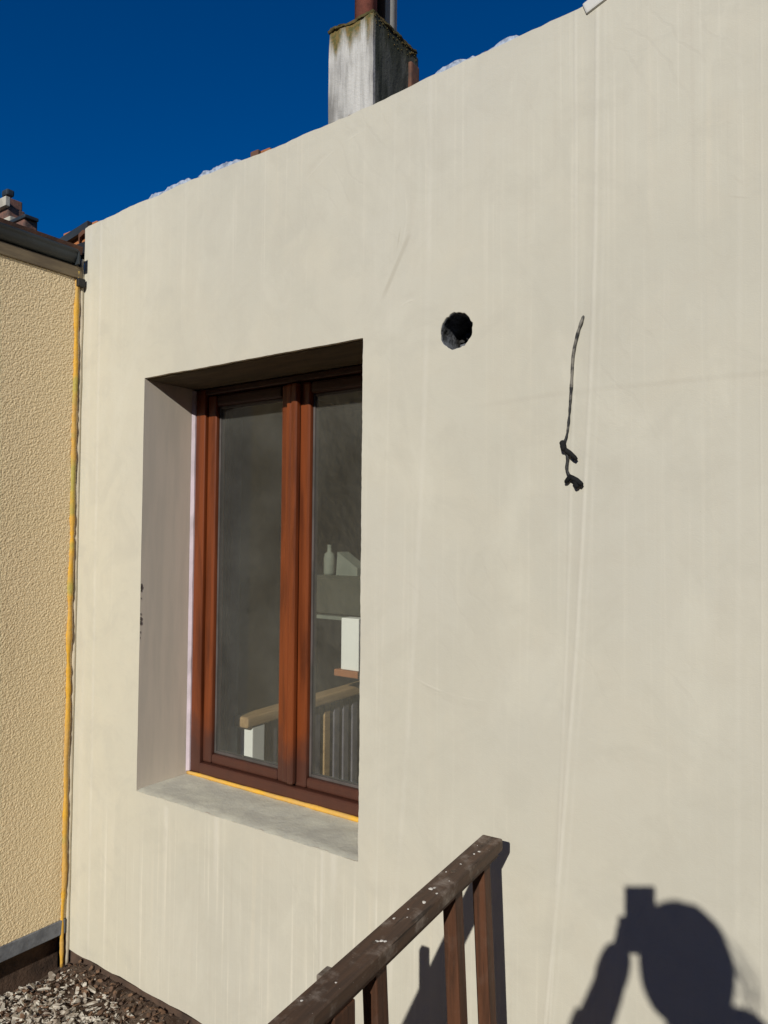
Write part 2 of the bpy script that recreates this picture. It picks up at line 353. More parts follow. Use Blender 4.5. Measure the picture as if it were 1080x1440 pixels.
# ------------------------------------------------------------------ house
house = empty('house', (0, 0, 0))
tag(house, 'house with freshly plastered cream gable-side wall, brown casement window and old roof above', 'house')
WX0, WX1, WZ0, WZ1 = -2.133, -1.206, .653, 2.038
HX, HZ, HR = -.919, 2.014, .0465
TOPS = [(-2.503, 2.636), (-2.49, 2.643), (-2.2, 2.654), (-1.944, 2.660), (-1.5, 2.660), (-1.19, 2.668), (-1.01, 2.681), (-.579, 2.699), (0, 2.715), (2.6, 2.79)]
def topz(x):
    for (a, za), (b, zb) in zip(TOPS, TOPS[1:]):
        if a <= x <= b: return za + (zb-za)*(x-a)/(b-a)
    return TOPS[-1][1] if x > 0 else TOPS[0][1]
def wall_mesh():
    bm = bmesh.new()
    def wob(a, b, n, amp):
        out = []
        for i in range(n):
            t = i/n; p = Vector((a[0]+(b[0]-a[0])*t, a[1]+(b[1]-a[1])*t))
            if i: p += Vector((noise.noise(Vector((p.x*9, p.y*9, 3.1))), noise.noise(Vector((p.x*9, p.y*9, 7.7)))))*amp \
                    + Vector((random.uniform(-1, 1), random.uniform(-1, 1)))*amp*.25
            out.append(p)
        return out
    xs = np.linspace(2.6, -2.5, 230)
    outer = wob((-2.5, .020), (2.6, .020), 120, .006) + wob((2.6, .02), (2.6, 2.7), 4, 0) \
        + [Vector((x, topz(x)+.004*noise.noise(Vector((x*6, 0, 0)))+random.uniform(-.0018, .0018))) for x in xs] + wob((-2.5, 2.63), (-2.5, .02), 80, .0035)[1:]
    win = wob((WX0, WZ0), (WX1, WZ0), 60, .0030) + wob((WX1, WZ0), (WX1, WZ1), 110, .0026) + wob((WX1, WZ1), (WX0, WZ1), 60, .0016) + wob((WX0, WZ1), (WX0, WZ0), 14, .0010)
    hole = []
    for i in range(48):
        a = i*2*pi/48; r = HR*(1+.05*noise.noise(Vector((cos(a)*2, sin(a)*2, 0)))+.035*random.uniform(-1, 1))
        hole.append(Vector((HX+r*cos(a), HZ+r*sin(a))))
    depth = {0: .24, 1: .22, 2: .235}
    loops = []
    for k, L in enumerate((outer, win, hole)):
        v = [bm.verts.new((p.x, 0, p.y)) for p in L]
        e = [bm.edges.new((v[i], v[(i+1) % len(v)])) for i in range(len(v))]; loops.append((v, e))
    bmesh.ops.triangle_fill(bm, use_beauty=True, use_dissolve=False, edges=[e for _, es in loops for e in es], normal=(0, -1, 0))
    for f in bm.faces: f.material_index = 0
    for k, (v, e) in enumerate(loops):
        # small rounded arris, then the depth of the wall
        cx, cz = {0: (0, 1.3), 1: ((WX0+WX1)/2, (WZ0+WZ1)/2), 2: (HX, HZ)}[k]
        sgn = 1 if k == 0 else -1
        prev = v
        for (ins, dep) in ((.0012, .0015), (.003, .005), (.003, depth[k])):
            cur = []
            for a in v:
                if k == 2:
                    d = Vector((a.co.x-cx, 0, a.co.z-cz)).normalized()*(-ins)
                    q = a.co + d
                else:
                    q = a.co.copy()
                cur.append(bm.verts.new((q.x, dep, q.z)))
            for i in range(len(v)):
                j = (i+1) % len(v)
                f = bm.faces.new((prev[i], prev[j], cur[j], cur[i]))
                f.material_index = 0 if (k == 0 or dep < .002) else (1 if k == 1 else 2)
            prev = cur
    return bm
M_HOLE = simple('raw_masonry', (.16, .17, .19), (.035, .034, .032), 34, .95, .2, 60, .010)
bmw = wall_mesh()
ow = obj('wall', bmw, [M_PLASTER, M_BASE, M_HOLE], house)
ow['label'] = 'smooth cream plaster wall with vertical float streaks'
# masonry core behind the plaster: blocks left, right, over and under the opening
boxo('masonry_core', (-2.5, WX0-.004, .2405, .36, .02, 2.60), M_BASE, house, 0)
boxo('masonry_core', (WX1+.004, 2.6, .2405, .36, .02, 2.60), M_BASE, house, 0)
boxo('masonry_core', (WX0-.004, WX1+.004, .2405, .36, WZ1+.004, 2.60), M_BASE, house, 0)
boxo('masonry_core', (WX0-.004, WX1+.004, .2405, .36, .02, WZ0-.004), M_BASE, house, 0)
# rubble at the back of the bored hole
bm = bmesh.new()
for i in range(26):
    a = random.uniform(0, 2*pi); r = HR*.92*math.sqrt(random.random())
    c = Vector((HX+r*cos(a), random.uniform(.10, .20), HZ+r*sin(a)*.95)); s = random.uniform(.008, .017)
    if c.z < HZ-.015: c.y -= .05
    vs = bmesh.ops.create_icosphere(bm, subdivisions=1, radius=s)['verts']
    for v in vs: v.co = v.co*random.uniform(.7, 1.25) + c
hb = obj('broken_masonry', bm, M_HOLE, house); hb['kind'] = 'stuff'
# lintel board, sill bed
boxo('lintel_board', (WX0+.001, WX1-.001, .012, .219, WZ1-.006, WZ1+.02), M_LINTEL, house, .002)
bm = bmesh.new()
nx, ny = 60, 14; g = []
for i in range(nx+1):
    for j in range(ny+1):
        x = WX0+.0005+(WX1-WX0-.001)*i/nx; y = -.002+.222*j/ny
        z = WZ0+.004+.003*noise.noise(Vector((x*7, y*12, 0)))-(.004 if j == 0 else 0)+.002*noise.noise(Vector((x*40, y*40, 5)))
        g.append(bm.verts.new((x, y, z)))
for i in range(nx):
    for j in range(ny): bm.faces.new((g[i*(ny+1)+j], g[(i+1)*(ny+1)+j], g[(i+1)*(ny+1)+j+1], g[i*(ny+1)+j+1]))
o = obj('window_sill', bm, M_SILL, house, True)
o['label'] = 'bare grey mortar sill under the brown window'
# chips along the opening edges
bm = bmesh.new()
def flake(bm, c, s, sq=(1, 1, 1)):
    vs = bmesh.ops.create_icosphere(bm, subdivisions=1, radius=s)['verts']
    for v in vs: v.co = Vector((v.co.x*sq[0], v.co.y*sq[1], v.co.z*sq[2]))*random.uniform(.75, 1.3) + Vector(c)
for z, s in ((1.330, .0062), (1.338, .0045), (1.322, .0035), (1.290, .0025), (1.243, .003), (1.222, .006), (1.214, .0052), (1.207, .0035), (1.176, .0028), (1.158, .002)):
    flake(bm, (WX0+.001, .002, z+random.uniform(-.004, .004)), s*.62, (.6, .6, 2.2))
for i in range(40):
    flake(bm, (WX1-.001, .004, random.uniform(WZ0+.03, WZ1)), random.uniform(.0015, .0038), (.8, .5, random.uniform(1, 3)))
o = obj('edge_chipping', bm, simple('dark_chipped_edge', (.05, .045, .04), (.09, .08, .07), 60, .95, .1, 90, 0), house); o['kind'] = 'stuff'

# ---- window
win = empty('window', (0, 0, 0)); win.parent = house
win['label'] = 'two-leaf mahogany brown casement window'
YF = .2195
def prof_box(name, d, bev=.006, mat=M_FRAME): return boxo(name, d, mat, win, bev, 3)
fx0, fx1, fz0, fz1 = WX0+.001, WX1-.001, WZ0+.012, WZ1-.007
mc = (WX0+WX1)/2+.015
prof_box('frame_jamb', (fx0+.006, fx0+.0545, YF, YF+.07, fz0, fz1))
prof_box('frame_jamb', (fx1-.055, fx1, YF, YF+.07, fz0, fz1))
prof_box('frame_head', (fx0+.055, fx1-.0555, YF, YF+.07, fz1-.022, fz1), .005, M_FRAME_SHADE)
prof_box('frame_sill', (fx0+.055, fx1-.0555, YF-.004, YF+.07, fz0, fz0+.0395), .010)
def sash(x0, x1, wl, wr):
    z0, z1 = fz0+.040, fz1-.024; y0, y1 = YF+.012, YF+.062; wd = .052; rb = .034
    prof_box('sash_stile', (x0, x0+wl, y0, y1, z0, z1), .009)
    prof_box('sash_stile', (x1-wr, x1, y0, y1, z0, z1), .009)
    prof_box('sash_rail', (x0+wl+.0005, x1-wr-.0005, y0, y1, z0, z0+rb), .011)
    prof_box('sash_rail', (x0+wl+.0005, x1-wr-.0005, y0, y1, z1-wd+.012, z1), .011, M_FRAME_SHADE)
    a, b, c, d = x0+wl, x1-wr, z0+rb, z1-wd+.012
    for q in ((a, a+.009, c, d), (b-.009, b, c, d)):
        prof_box('glazing_bead', (q[0]+.0004, q[1]-.0004, y0+.016, y0+.036, q[2], q[3]), .002, M_BEAD)
    for q in ((a+.0095, b-.0095, c, c+.009), (a+.0095, b-.0095, d-.009, d)):
        prof_box('glazing_bead', (q[0], q[1], y0+.016, y0+.036, q[2], q[3]), .002, M_BEAD)
    bm = bmesh.new(); box(bm, a+.004, b-.004, y0+.020, y0+.024, c+.004, d-.004)
    return obj('glass_pane', bm, M_GLASS, win)
sash(fx0+.055, mc-.010, .044, .052); sash(mc+.010, fx1-.056, .052, .044)
prof_box('meeting_cover', (mc-.026, mc-.002, YF-.006, YF+.0115, fz0+.048, fz1-.027), .009)
prof_box('meeting_cover', (mc-.0015, mc+.026, YF-.012, YF+.0115, fz0+.048, fz1-.027), .009)
prof_box('meeting_cover', (mc-.0095, mc+.0095, YF+.012, YF+.060, fz0+.043, fz1-.025), .001)
# sealing tape down the left reveal and foam under the frame
bm = bmesh.new()
pts = []
n = 50
for i in range(n+1):
    z = fz0+.004+(fz1-fz0-.008)*i/n
    tw = .0075+.0025*noise.noise(Vector((0, 0, z*14)))
    pts.append((WX0+.0008, z, tw))
for k in range(n):
    (x, z, a), (_, z2, b) = pts[k], pts[k+1]
    bm.faces.new([bm.verts.new(q) for q in ((x, YF-.014, z), (x+a, YF-.004, z), (x+b, YF-.004, z2), (x, YF-.014, z2))])
    bm.faces.new([bm.verts.new(q) for q in ((x+a, YF-.004, z), (x+a, YF+.004, z), (x+b, YF+.004, z2), (x+b, YF-.004, z2))])
bmesh.ops.remove_doubles(bm, verts=bm.verts, dist=.0001)
obj('sealing_tape', bm, M_TAPE, win)
bm = bmesh.new()
P = []
for i in range(61):
    x = WX0+.004+(WX1-WX0-.008)*i/60
    P.append((x, YF-.006+.002*noise.noise(Vector((x*12, 0, 0))), WZ0+.0095+.0015*noise.noise(Vector((x*9, 3, 0)))))
tube(bm, P, [.0062+.0022*(p[0]-WX0)/.9+.0018*noise.noise(Vector((p[0]*18, 1, 0))) for p in P], 8)
obj('foam_joint', bm, M_FOAM, win, True)

# ---- foam joint in the corner with the neighbour
bm = bmesh.new(); P = []; Rr = []
for i in range(150):
    z = -.03+2.50*i/149
    P.append((-2.5005+.003*noise.noise(Vector((0, 1, z*7))), -.027+.005*noise.noise(Vector((1, 0, z*5))), z))
    Rr.append((.0088+.0035*noise.noise(Vector((2, 2, z*11)))+.0015*random.uniform(-1, 1))*(.8 if z < .25 else 1))
tube(bm, P, Rr, 8)
o = obj('foam_joint', bm, M_FOAM, house, True); o['label'] = 'long yellow foam bead in the corner between the two houses'
bm = bmesh.new(); P = []
for i in range(120):
    z = -.03+2.55*i/119; P.append((-2.503, -.006, z))
tube(bm, P, [.0085+.003*noise.noise(Vector((5, 0, p[2]*9))) for p in P], 8)
obj('corner_mortar', bm, M_CORNER, house, True)
# stained footing below the plaster
boxo('footing', (-2.5, 2.6, .006, .24, -.12, .012), M_FOOT, house, .002)

# ---- room behind the window (parts of the house)
def room(name, d, mat=M_DARKIN): return boxo(name, d, mat, house, 0)
room('room_side_wall', (-3.9, -3.82, .37, 3.6, 0, 2.58)); room('room_side_wall', (1.2, 1.28, .37, 3.6, 0, 2.58))
room('room_back_wall', (-3.82, 1.2, 3.52, 3.6, 0, 2.58)); room('room_ceiling', (-3.9, 1.28, .361, 3.6, 2.581, 2.6))
room('room_floor', (-3.82, 1.2, .361, 3.52, -.02, .0), M_FASCIA)
room('room_front_wall', (-3.82, -2.5, .30, .36, 0, 2.58))
# wood panel joints on the back wall: battens
for i in range(9):
    boxo('wall_batten', (-3.6+i*.52, -3.57+i*.52, 3.50, 3.519, .02, 2.57), M_LINTEL, house, .003)
boxo('curtain_rail', (-2.35, -.9, .40, .42, 2.10, 2.125), M_LINTEL, house, .004)
# ---- furniture inside
H0 = hit(338, 1008, 1, .40); H1 = hit(512, 958, 2, H0.z)
print('BAN', H0, H1)
d = (H1-H0); L = d.length; ang = math.atan2(d.y, d.x)
ban = empty('stair_banister', (H0.x, H0.y, 0), (0, 0, ang))
tag(ban, 'pale oak stair banister with white post seen through the lower window panes', 'banister')
zt = H0.z
boxo('handrail', (0, L+.5, -.035, .035, zt-.042, zt), M_OAK, ban, .012, 3)
boxo('newel_post', (.035, .105, -.03, .03, 0, zt-.0425), M_WHITE, ban, .004)
boxo('bottom_rail', (.106, L+.5, -.02, .02, .10, .14), M_OAK, ban, .004)
for i in range(16):
    x = .16+i*(L+.3)/16
    boxo('spindle', (x, x+.042, -.012, .012, .1405, zt-.0425), M_OAK if i == 5 else M_SLATE, ban, .004)
cb = empty('wall_cupboard', (0, 0, 0))
c0 = hit(444, 808, 1, 1.02); c1 = hit(520, 870, 1, 1.02)
tag(cb, 'olive wall cupboard in the dim room behind the right pane', 'cupboard')
boxo('carcass', (c0.x, c0.x+.62, 1.02, 1.26, c1.z, c0.z), M_PANEL, cb, .004)
boxo('door', (c0.x+.01, c0.x+.305, 1.002, 1.019, c1.z+.01, c0.z-.01), M_PANEL, cb, .003)
boxo('door', (c0.x+.315, c0.x+.61, 1.002, 1.019, c1.z+.01, c0.z-.01), M_PANEL, cb, .003)
boxo('ledge', (c0.x-.02, c0.x+.64, 1.00, 1.26, c1.z-.016, c1.z-.0005), M_PALE, cb, .003)
bm = bmesh.new(); b0 = hit(463, 806, 1, 1.06)
lathe(bm, [(.024, 0), (.026, .008), (.026, .075), (.022, .095), (.010, .105), (.010, .132), (.012, .136)], 20, (b0.x, 1.06, c0.z))
tag(obj('bottle', bm, M_WHITE, None, True), 'pale bottle standing on the olive cupboard behind the glass', 'bottle'); bpy.context.scene.objects['bottle'].data.materials[0] = M_PALE
bm = bmesh.new(); l0 = hit(485, 806, 1, 1.06)
tri = [(-.035, 0), (.085, 0), (.085, .035), (-.028, .105)]
fr = [bm.verts.new((l0.x+a, 1.04, c0.z+b)) for a, b in tri]; bk = [bm.verts.new((l0.x+a, 1.12, c0.z+b)) for a, b in tri]
bm.faces.new(fr); bm.faces.new(bk[::-1])
for i in range(4): bm.faces.new((fr[i], fr[(i+1) % 4], bk[(i+1) % 4], bk[i]))
tag(obj('letter_rack', bm, M_PALE), 'grey sloping letter rack beside the pale bottle on the cupboard', 'rack')
w0 = hit(484, 868, 1, .985); w1 = hit(512, 944, 1, .985)
fg = empty('white_cabinet', (w0.x, .985, 0)); tag(fg, 'small bright white cabinet on a brown board, in the sun behind the right window edge', 'cabinet')
for lx in (.16, .40):
    for ly in (0, .31): boxo('leg', (lx, lx+.035, ly, ly+.035, .0, w1.z-.03), M_DARKIN, fg, .003)
boxo('carcass', (0, .42, -.02, .35, w1.z, w0.z), M_WHITE, fg, .004)
boxo('worktop', (-.03, .45, -.03, .36, w1.z-.0295, w1.z-.0005), M_TILEO, fg, .004)
# curtain
bm = bmesh.new(); n = 60; rows = []
cx0 = hit(300, 800, 1, .40).x-.06; cx1 = hit(332, 800, 1, .40).x
for z in (.12, 2.10):
    rows.append([bm.verts.new((cx0+(cx1-cx0)*i/n, .405+.018*sin(i*.75)+(.01 if z < 1 else 0)*sin(i*.31), z)) for i in range(n+1)])
for i in range(n): bm.faces.new((rows[0][i], rows[0][i+1], rows[1][i+1], rows[1][i]))
o = tag(obj('curtain', bm, M_CURT, None, True), 'blue-grey curtain drawn to the left inside the window', 'curtain')
o.modifiers.new('thick', 'SOLIDIFY').thickness = .002

# ---- roof over the house
roof = empty('roof', (0, 0, 0)); roof.parent = house
a = radians(24)
def on_roof(x, s, h): return Vector((x, .03+s*cos(a)-h*sin(a), topz(x)-.035+s*sin(a)+h*cos(a)))
bm = bmesh.new()
q = [on_roof(-2.62, 0, -.06), on_roof(2.6, 0, -.06), on_roof(2.6, 4.3, -.06), on_roof(-2.62, 4.3, -.06)]
q2 = [p+Vector((0, 0, .05)) for p in q]
A = [bm.verts.new(p) for p in q]; B = [bm.verts.new(p) for p in q2]
bm.faces.new(A); bm.faces.new(B)
for i in range(4): bm.faces.new((A[i], A[(i+1) % 4], B[(i+1) % 4], B[i]))
obj('roof_boarding', bm, M_LINTEL, roof)
tm = bpy.data.meshes.new('roof_tile'); bm = bmesh.new()
prof = [(-.105, 0), (-.09, .022), (-.06, .030), (-.03, .022), (-.012, .004), (.06, 0), (.10, .004), (.108, .012)]
for s in (0, .36):
    for (x, z) in prof: bm.verts.new((x, s, z+(.012 if s == 0 else 0)))
bm.verts.ensure_lookup_table(); n = len(prof)
for i in range(n-1): bm.faces.new((bm.verts[i], bm.verts[i+1], bm.verts[n+i+1], bm.verts[n+i]))
r = bmesh.ops.extrude_face_region(bm, geom=list(bm.faces))
for v in [g for g in r['geom'] if isinstance(g, bmesh.types.BMVert)]: v.co.z += .013
bmesh.ops.recalc_face_normals(bm, faces=bm.faces); bm.to_mesh(tm); bm.free(); tm.materials.append(M_TILE)
for row in range(12):
    for i in range(24):
        x = -2.5+i*.213; p = on_roof(x, .02+row*.335, -.004)
        o = bpy.data.objects.new('roof_tile', tm); COL.objects.link(o); o.parent = roof
        o.location = p; o.rotation_euler = (a, 0, random.uniform(-.01, .01))
# pieces seen over the wall head
def lump(name, bm, mat, par): return obj(name, bm, mat, par)
def strip(name, x0, x1, h, mat, y=.02, seed=0, thick=.03, par=roof, amp=1):
    bm = bmesh.new(); n = int(40*(x1-x0)/.4)+6; rows = []
    for j, (dy, dz) in enumerate(((0, -.02), (0, 0), (thick*.5, .3), (thick, 0), (thick, -.02))):
        rows.append([])
        for i in range(n+1):
            x = x0+(x1-x0)*i/n; e = min(1, i/4, (n-i)/4)
            hh = h*(.42+.16*noise.noise(Vector((x*13+seed, j*.3, seed)))+.16*noise.noise(Vector((x*60+seed, j*.7, seed)))+(.18 if int(x*17+seed) % 3 else 0))*e
            z = topz(x)+(hh if dz >= 0 and j in (1, 2, 3) else dz)+(.002 if j == 2 else 0)
            rows[-1].append(bm.verts.new((x, y+dy+.006*noise.noise(Vector((x*22, j, seed)))*e, z)))
    for j in range(4):
        for i in range(n): bm.faces.new((rows[j][i], rows[j][i+1], rows[j+1][i+1], rows[j+1][i]))
    return obj(name, bm, mat, par)
def xt(px, py): return hit(px, py, 1, .02).x
strip('roof_membrane', xt(205, 280), xt(345, 228), .044, M_FOIL, .018, 2)
strip('roof_membrane', xt(600, 108), xt(745, 45), .034, M_FOIL, .018, 5)
strip('roof_membrane', xt(738, 46), xt(828, 8), .016, M_FOIL, .02, 8)
strip('roof_felt', xt(128, 318), xt(350, 226), .007, M_GUTTER, .045, 11, .02, amp=.4)
strip('roof_felt', xt(345, 226), xt(475, 168), .012, M_TILE, .022, 12, .02, amp=.4)
strip('roof_felt', xt(540, 142), xt(610, 106), .010, M_TILE, .022, 14, .02, amp=.4)
fl = hit(838, 8, 1, -.01)
bm = bmesh.new(); box(bm, -.03, .035, -.006, .05, -.012, .016, .004, 2, Matrix.Translation((fl.x, 0, topz(fl.x)-.002)) @ Matrix.Rotation(-.35, 4, 'Y'))
o = obj('flashing_offcut', bm, M_GALV, roof)
t0 = hit(372, 210, 1, .06)
for k, (dx, mt, hh, wd) in enumerate(((-.025, M_TILE, .030, .035), (.022, M_TILEO, .024, .04))):
    bm = bmesh.new(); box(bm, t0.x+dx-wd/2, t0.x+dx+wd/2, .04, .12, 2.64, topz(t0.x)+hh*1.5, .004)
    obj('tile_end', bm, mt, roof)
# dark verge of the roof sticking out past the corner
v0 = hit(90, 341, 1, .06); v1 = hit(133, 314, 1, .06)
bm = bmesh.new()
for (y0, y1, dz0, dz1, mt) in ((.03, .30, -.03, 0, 0),):
    vs = []
    for y in (y0, y1):
        for (p, dz) in ((v0, dz0), (v1, dz0), (v1, dz1), (v0, dz1)): vs.append(bm.verts.new((p.x, y, p.z+dz)))
    bm.faces.new(vs[:4]); bm.faces.new(vs[4:][::-1])
    for i in range(4): bm.faces.new((vs[i], vs[(i+1) % 4], vs[4+(i+1) % 4], vs[4+i]))
obj('verge_board', bm, M_GUTTER, roof)
v2 = hit(108, 338, 1, .09)
boxo('verge_tile', (v2.x-.03, -2.503, .05, .2, v2.z-.05, v2.z+.02), M_TILEO, roof, .004)
v3 = hit(113, 345, 1, .04)
boxo('verge_bracket', (v3.x-.015, -2.5035, .025, .049, v3.z-.05, v3.z+.0), M_BLKPIPE, roof, .004)

# ---- chimney
ch = empty('chimney', (0, 0, 0)); ch.parent = house
ch['label'] = 'white streaked concrete chimney with moss on its top'
YC = 2.0
A0 = hit(463, 45, 1, YC); A1 = hit(525, 33, 1, YC); B1 = hit(586, 90, 0, A1.x)
zt = A0.z
bm = bmesh.new()
N = 26
box(bm, A0.x, A1.x, YC, B1.y, 3.2, zt, 0)
bmesh.ops.subdivide_edges(bm, edges=list(bm.edges), cuts=14, use_grid_fill=True)
for v in bm.verts:
    k = .010 if v.co.z > zt-.08 else .005
    v.co += noise.noise_vector(v.co*7)*k + noise.noise_vector(v.co*30)*k*.4
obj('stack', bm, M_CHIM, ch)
bm = bmesh.new(); box(bm, A0.x-.006, A1.x+.006, YC-.006, B1.y+.004, zt-.012, zt+.003)
bmesh.ops.subdivide_edges(bm, edges=list(bm.edges), cuts=26, use_grid_fill=True)
for v in bm.verts:
    v.co += noise.noise_vector(v.co*16)*.009 + noise.noise_vector(v.co*55)*.007 + noise.noise_vector(v.co*120)*.004
for i in range(60):
    c = Vector((A1.x+.002, random.uniform(YC, B1.y), zt-.012-abs(random.gauss(0, .035))))
    flake(bm, c, random.uniform(.002, .006), (.8, 1.6, 1.3))
o = obj('moss', bm, simple('roof_moss', (.075, .068, .028), (.13, .09, .04), 30, .95, .1, 90, .004), ch, True); o['kind'] = 'stuff'
def pipe(name, pxa, pxb, yy, z0, z1, mat):
    a_ = hit(pxa, 30, 1, yy); b_ = hit(pxb, 30, 1, yy); r = (b_.x-a_.x)/2*.93
    bm = bmesh.new(); lathe(bm, [(r, z0), (r, z1), (r*1.18, z1), (r*1.18, z1+.04), (r*.8, z1+.05)], 28, ((a_.x+b_.x)/2, yy, 0))
    return obj(name, bm, mat, ch, True)
pipe('clay_flue', 501, 528, YC+.16, zt-.02, zt+.9, M_CLAY)
pipe('black_flue', 527, 541, YC+.33, zt-.02, zt+1.0, M_BLKPIPE)
pipe('steel_flue', 539, 557, YC+.48, zt-.20, zt+1.1, M_GALV)
cB = hit(560, 78, 1, YC+.62); cC = hit(577, 78, 1, YC+.62)
boxo('lead_flashing', (cB.x-.02, cC.x, B1.y+.01, B1.y+.24, 3.4, cB.z), M_GUTTER, ch, .01)
cD = hit(585, 92, 1, B1.y+.1)
boxo('clay_ridge', (cD.x-.04, cD.x, B1.y-.02, B1.y+.12, 3.4, cD.z), M_TILEO, ch, .012)
cD = hit(598, 108, 1, B1.y+.1)
boxo('clay_ridge', (cD.x-.12, cD.x+.02, B1.y-.10, B1.y-.0, 3.4, cD.z), M_TILE, ch, .012)

# ------------------------------------------------------------------ neighbour house
nb = empty('neighbour_house', (-2.5, 0, 0))
tag(nb, 'neighbouring house with tan roughcast wall, dark gutter and grey plinth at the left edge', 'house')
NX = -2.501
def nchild(o):
    o.parent = nb; o.matrix_parent_inverse = Matrix.Translation((2.5, 0, 0)); return o
# roughcast: a displaced sheet near the corner, coarser further along
def cast_sheet(y0, y1, z0, z1, step, amp):
    ny = int((y1-y0)/step)+1; nz = int((z1-z0)/step)+1
    h = rng.random((nz, ny)); h = (h*2 + np.roll(h, 1, 0) + np.roll(h, 1, 1) + np.roll(h, -1, 0) + np.roll(h, -1, 1))/6
    h2 = rng.random((nz//3+2, ny//3+2)).repeat(3, 0).repeat(3, 1)[:nz, :ny]
    h2 = (h2+np.roll(h2, 1, 0)+np.roll(h2, 1, 1))/3
    h = np.clip((h-.5)*2.2+(h2-.5)*.45+.45, 0, 1)
    yy = np.linspace(y0, y1, ny); zz = np.linspace(z0, z1, nz); Y, Z = np.meshgrid(yy, zz)
    Y = Y+(rng.random(Y.shape)-.5)*step*.5; Z = Z+(rng.random(Z.shape)-.5)*step*.5
    co_ = np.stack([NX+h*amp, Y, Z], -1).reshape(-1, 3)
    idx = np.arange(ny*nz).reshape(nz, ny)
    f = np.stack([idx[:-1, :-1], idx[:-1, 1:], idx[1:, 1:], idx[1:, :-1]], -1).reshape(-1, 4)
    me = bpy.data.meshes.new('wall'); me.from_pydata(co_.tolist(), [], f.tolist()); me.update()
    return me
z0n, z1n = 1.5-1.364, 1.5+.942
o = nchild(link('wall', cast_sheet(-.62, -.012, z0n, z1n, .0022, .0017), M_TAN)); o['label'] = 'tan pebbly roughcast wall'
nchild(link('wall', cast_sheet(-5.0, -.625, z0n, z1n, .016, .006), M_TAN))
nchild(boxo('wall_core', (-2.8, NX-.004, -5, -.006, z0n, z1n), M_FASCIA, None, 0))
nchild(boxo('plinth', (-2.8, NX+.006, -5, -.018, 1.5-1.415, z0n-.001), M_PLINTH, None, .002))
nchild(boxo('plinth_base', (-2.8, NX-.05, -5, -.01, -.15, 1.5-1.416), M_FOOT, None, .002))
nchild(boxo('fascia', (-2.8, NX+.008, -5, -.010, z1n+.001, z1n+.045), M_FASCIA, None, .003))
# gutter: half round with beads
bm = bmesh.new(); pr = []
gx, gz, gr = NX+.002, z1n+.086, .036
for k in range(13):
    t = pi+pi*k/12; pr.append((gx+gr*cos(t)*.75, gz+gr*sin(t)))
pr += [(gx+gr*.75+.005, gz+.004), (gx+gr*.75+.003, gz+.012), (gx+gr*.75-.004, gz+.008)]
pr = pr + [(x_-.003 if x_ > gx else x_+.003, z_+.002) for x_, z_ in pr[:13][::-1]]
ra = [bm.verts.new((x_, -5, z_)) for x_, z_ in pr]; rb = [bm.verts.new((x_, -.045, z_)) for x_, z_ in pr]
for k in range(len(pr)): bm.faces.new((ra[k], ra[(k+1) % len(pr)], rb[(k+1) % len(pr)], rb[k]))
nchild(obj('gutter', bm, M_GUTTER, None, True))
boxes = boxo('gutter_stop_end', (gx-.028, gx+.032, -.0448, -.038, gz-.042, gz+.006), M_GUTTER, None, .002); nchild(boxes)
nchild(boxo('gutter_outlet', (NX+.002, NX+.022, -.034, -.006, z1n-.030, z1n+.0005), M_BLKPIPE, None, .004))
nchild(boxo('roof_edge', (-3.3, NX-.012, -5, -.004, z1n+.046, z1n+.095), M_GUTTER, None, .004))
bm = bmesh.new()
v = [bm.verts.new(p) for p in ((NX-.01, -5, z1n+.098), (NX-.01, -.004, z1n+.098), (-5.5, -.004, z1n+.9), (-5.5, -5, z1n+.9))]
bm.faces.new(v); o = obj('roof_slope', bm, M_TILE); o.modifiers.new('s', 'SOLIDIFY').thickness = .03; nchild(o)
# neighbour chimney, stepped
nc = empty('chimney'); nchild(nc); nc['label'] = 'stepped sooty brick chimney with cream band and black pot'
XN = -5.2
YN = 2.6
def nbx(name, px0, pxf, pxs, py0, py1, mat, off=0, bev=.01):
    # front face from px0 to pxf, its right side receding to pxs
    p0 = hit(px0, py0, 1, YN+off); p1 = hit(pxf, (py0+py1)/2, 1, YN+off); yb = hit(pxs, (py0+py1)/2, 0, p1.x).y
    zt_ = hit(pxf, py0, 1, YN+off).z; zb_ = hit(pxf, py1, 1, YN+off).z
    o = boxo(name, (p0.x, p1.x, YN+off, max(yb, YN+off+.05), zb_, zt_), mat, None, bev); o.parent = nc; return o
nbx('stack', -60, 9, 32, 276, 289, M_BRICK, 0, .012)
nbx('cream_front', -60, 8, 9, 275, 288, M_CREAMB, -.06, .006)  # thin cream plate on the front only, brown brick behind it
nbx('stack', -60, 10, 34, 290, 420, M_BRICK, -.01, .015)
nbx('cap', 2, 10, 21, 264, 273, M_GUTTER, .03, .02)
nbx('band', -60, 14, 40, 303, 310, M_CREAMB, -.03)
nbx('shoulder', -40, 33, 52, 306, 420, M_BRICK, -.12, .015)
nbx('shoulder_cap', -40, 35, 55, 300, 305, M_GUTTER, -.14)

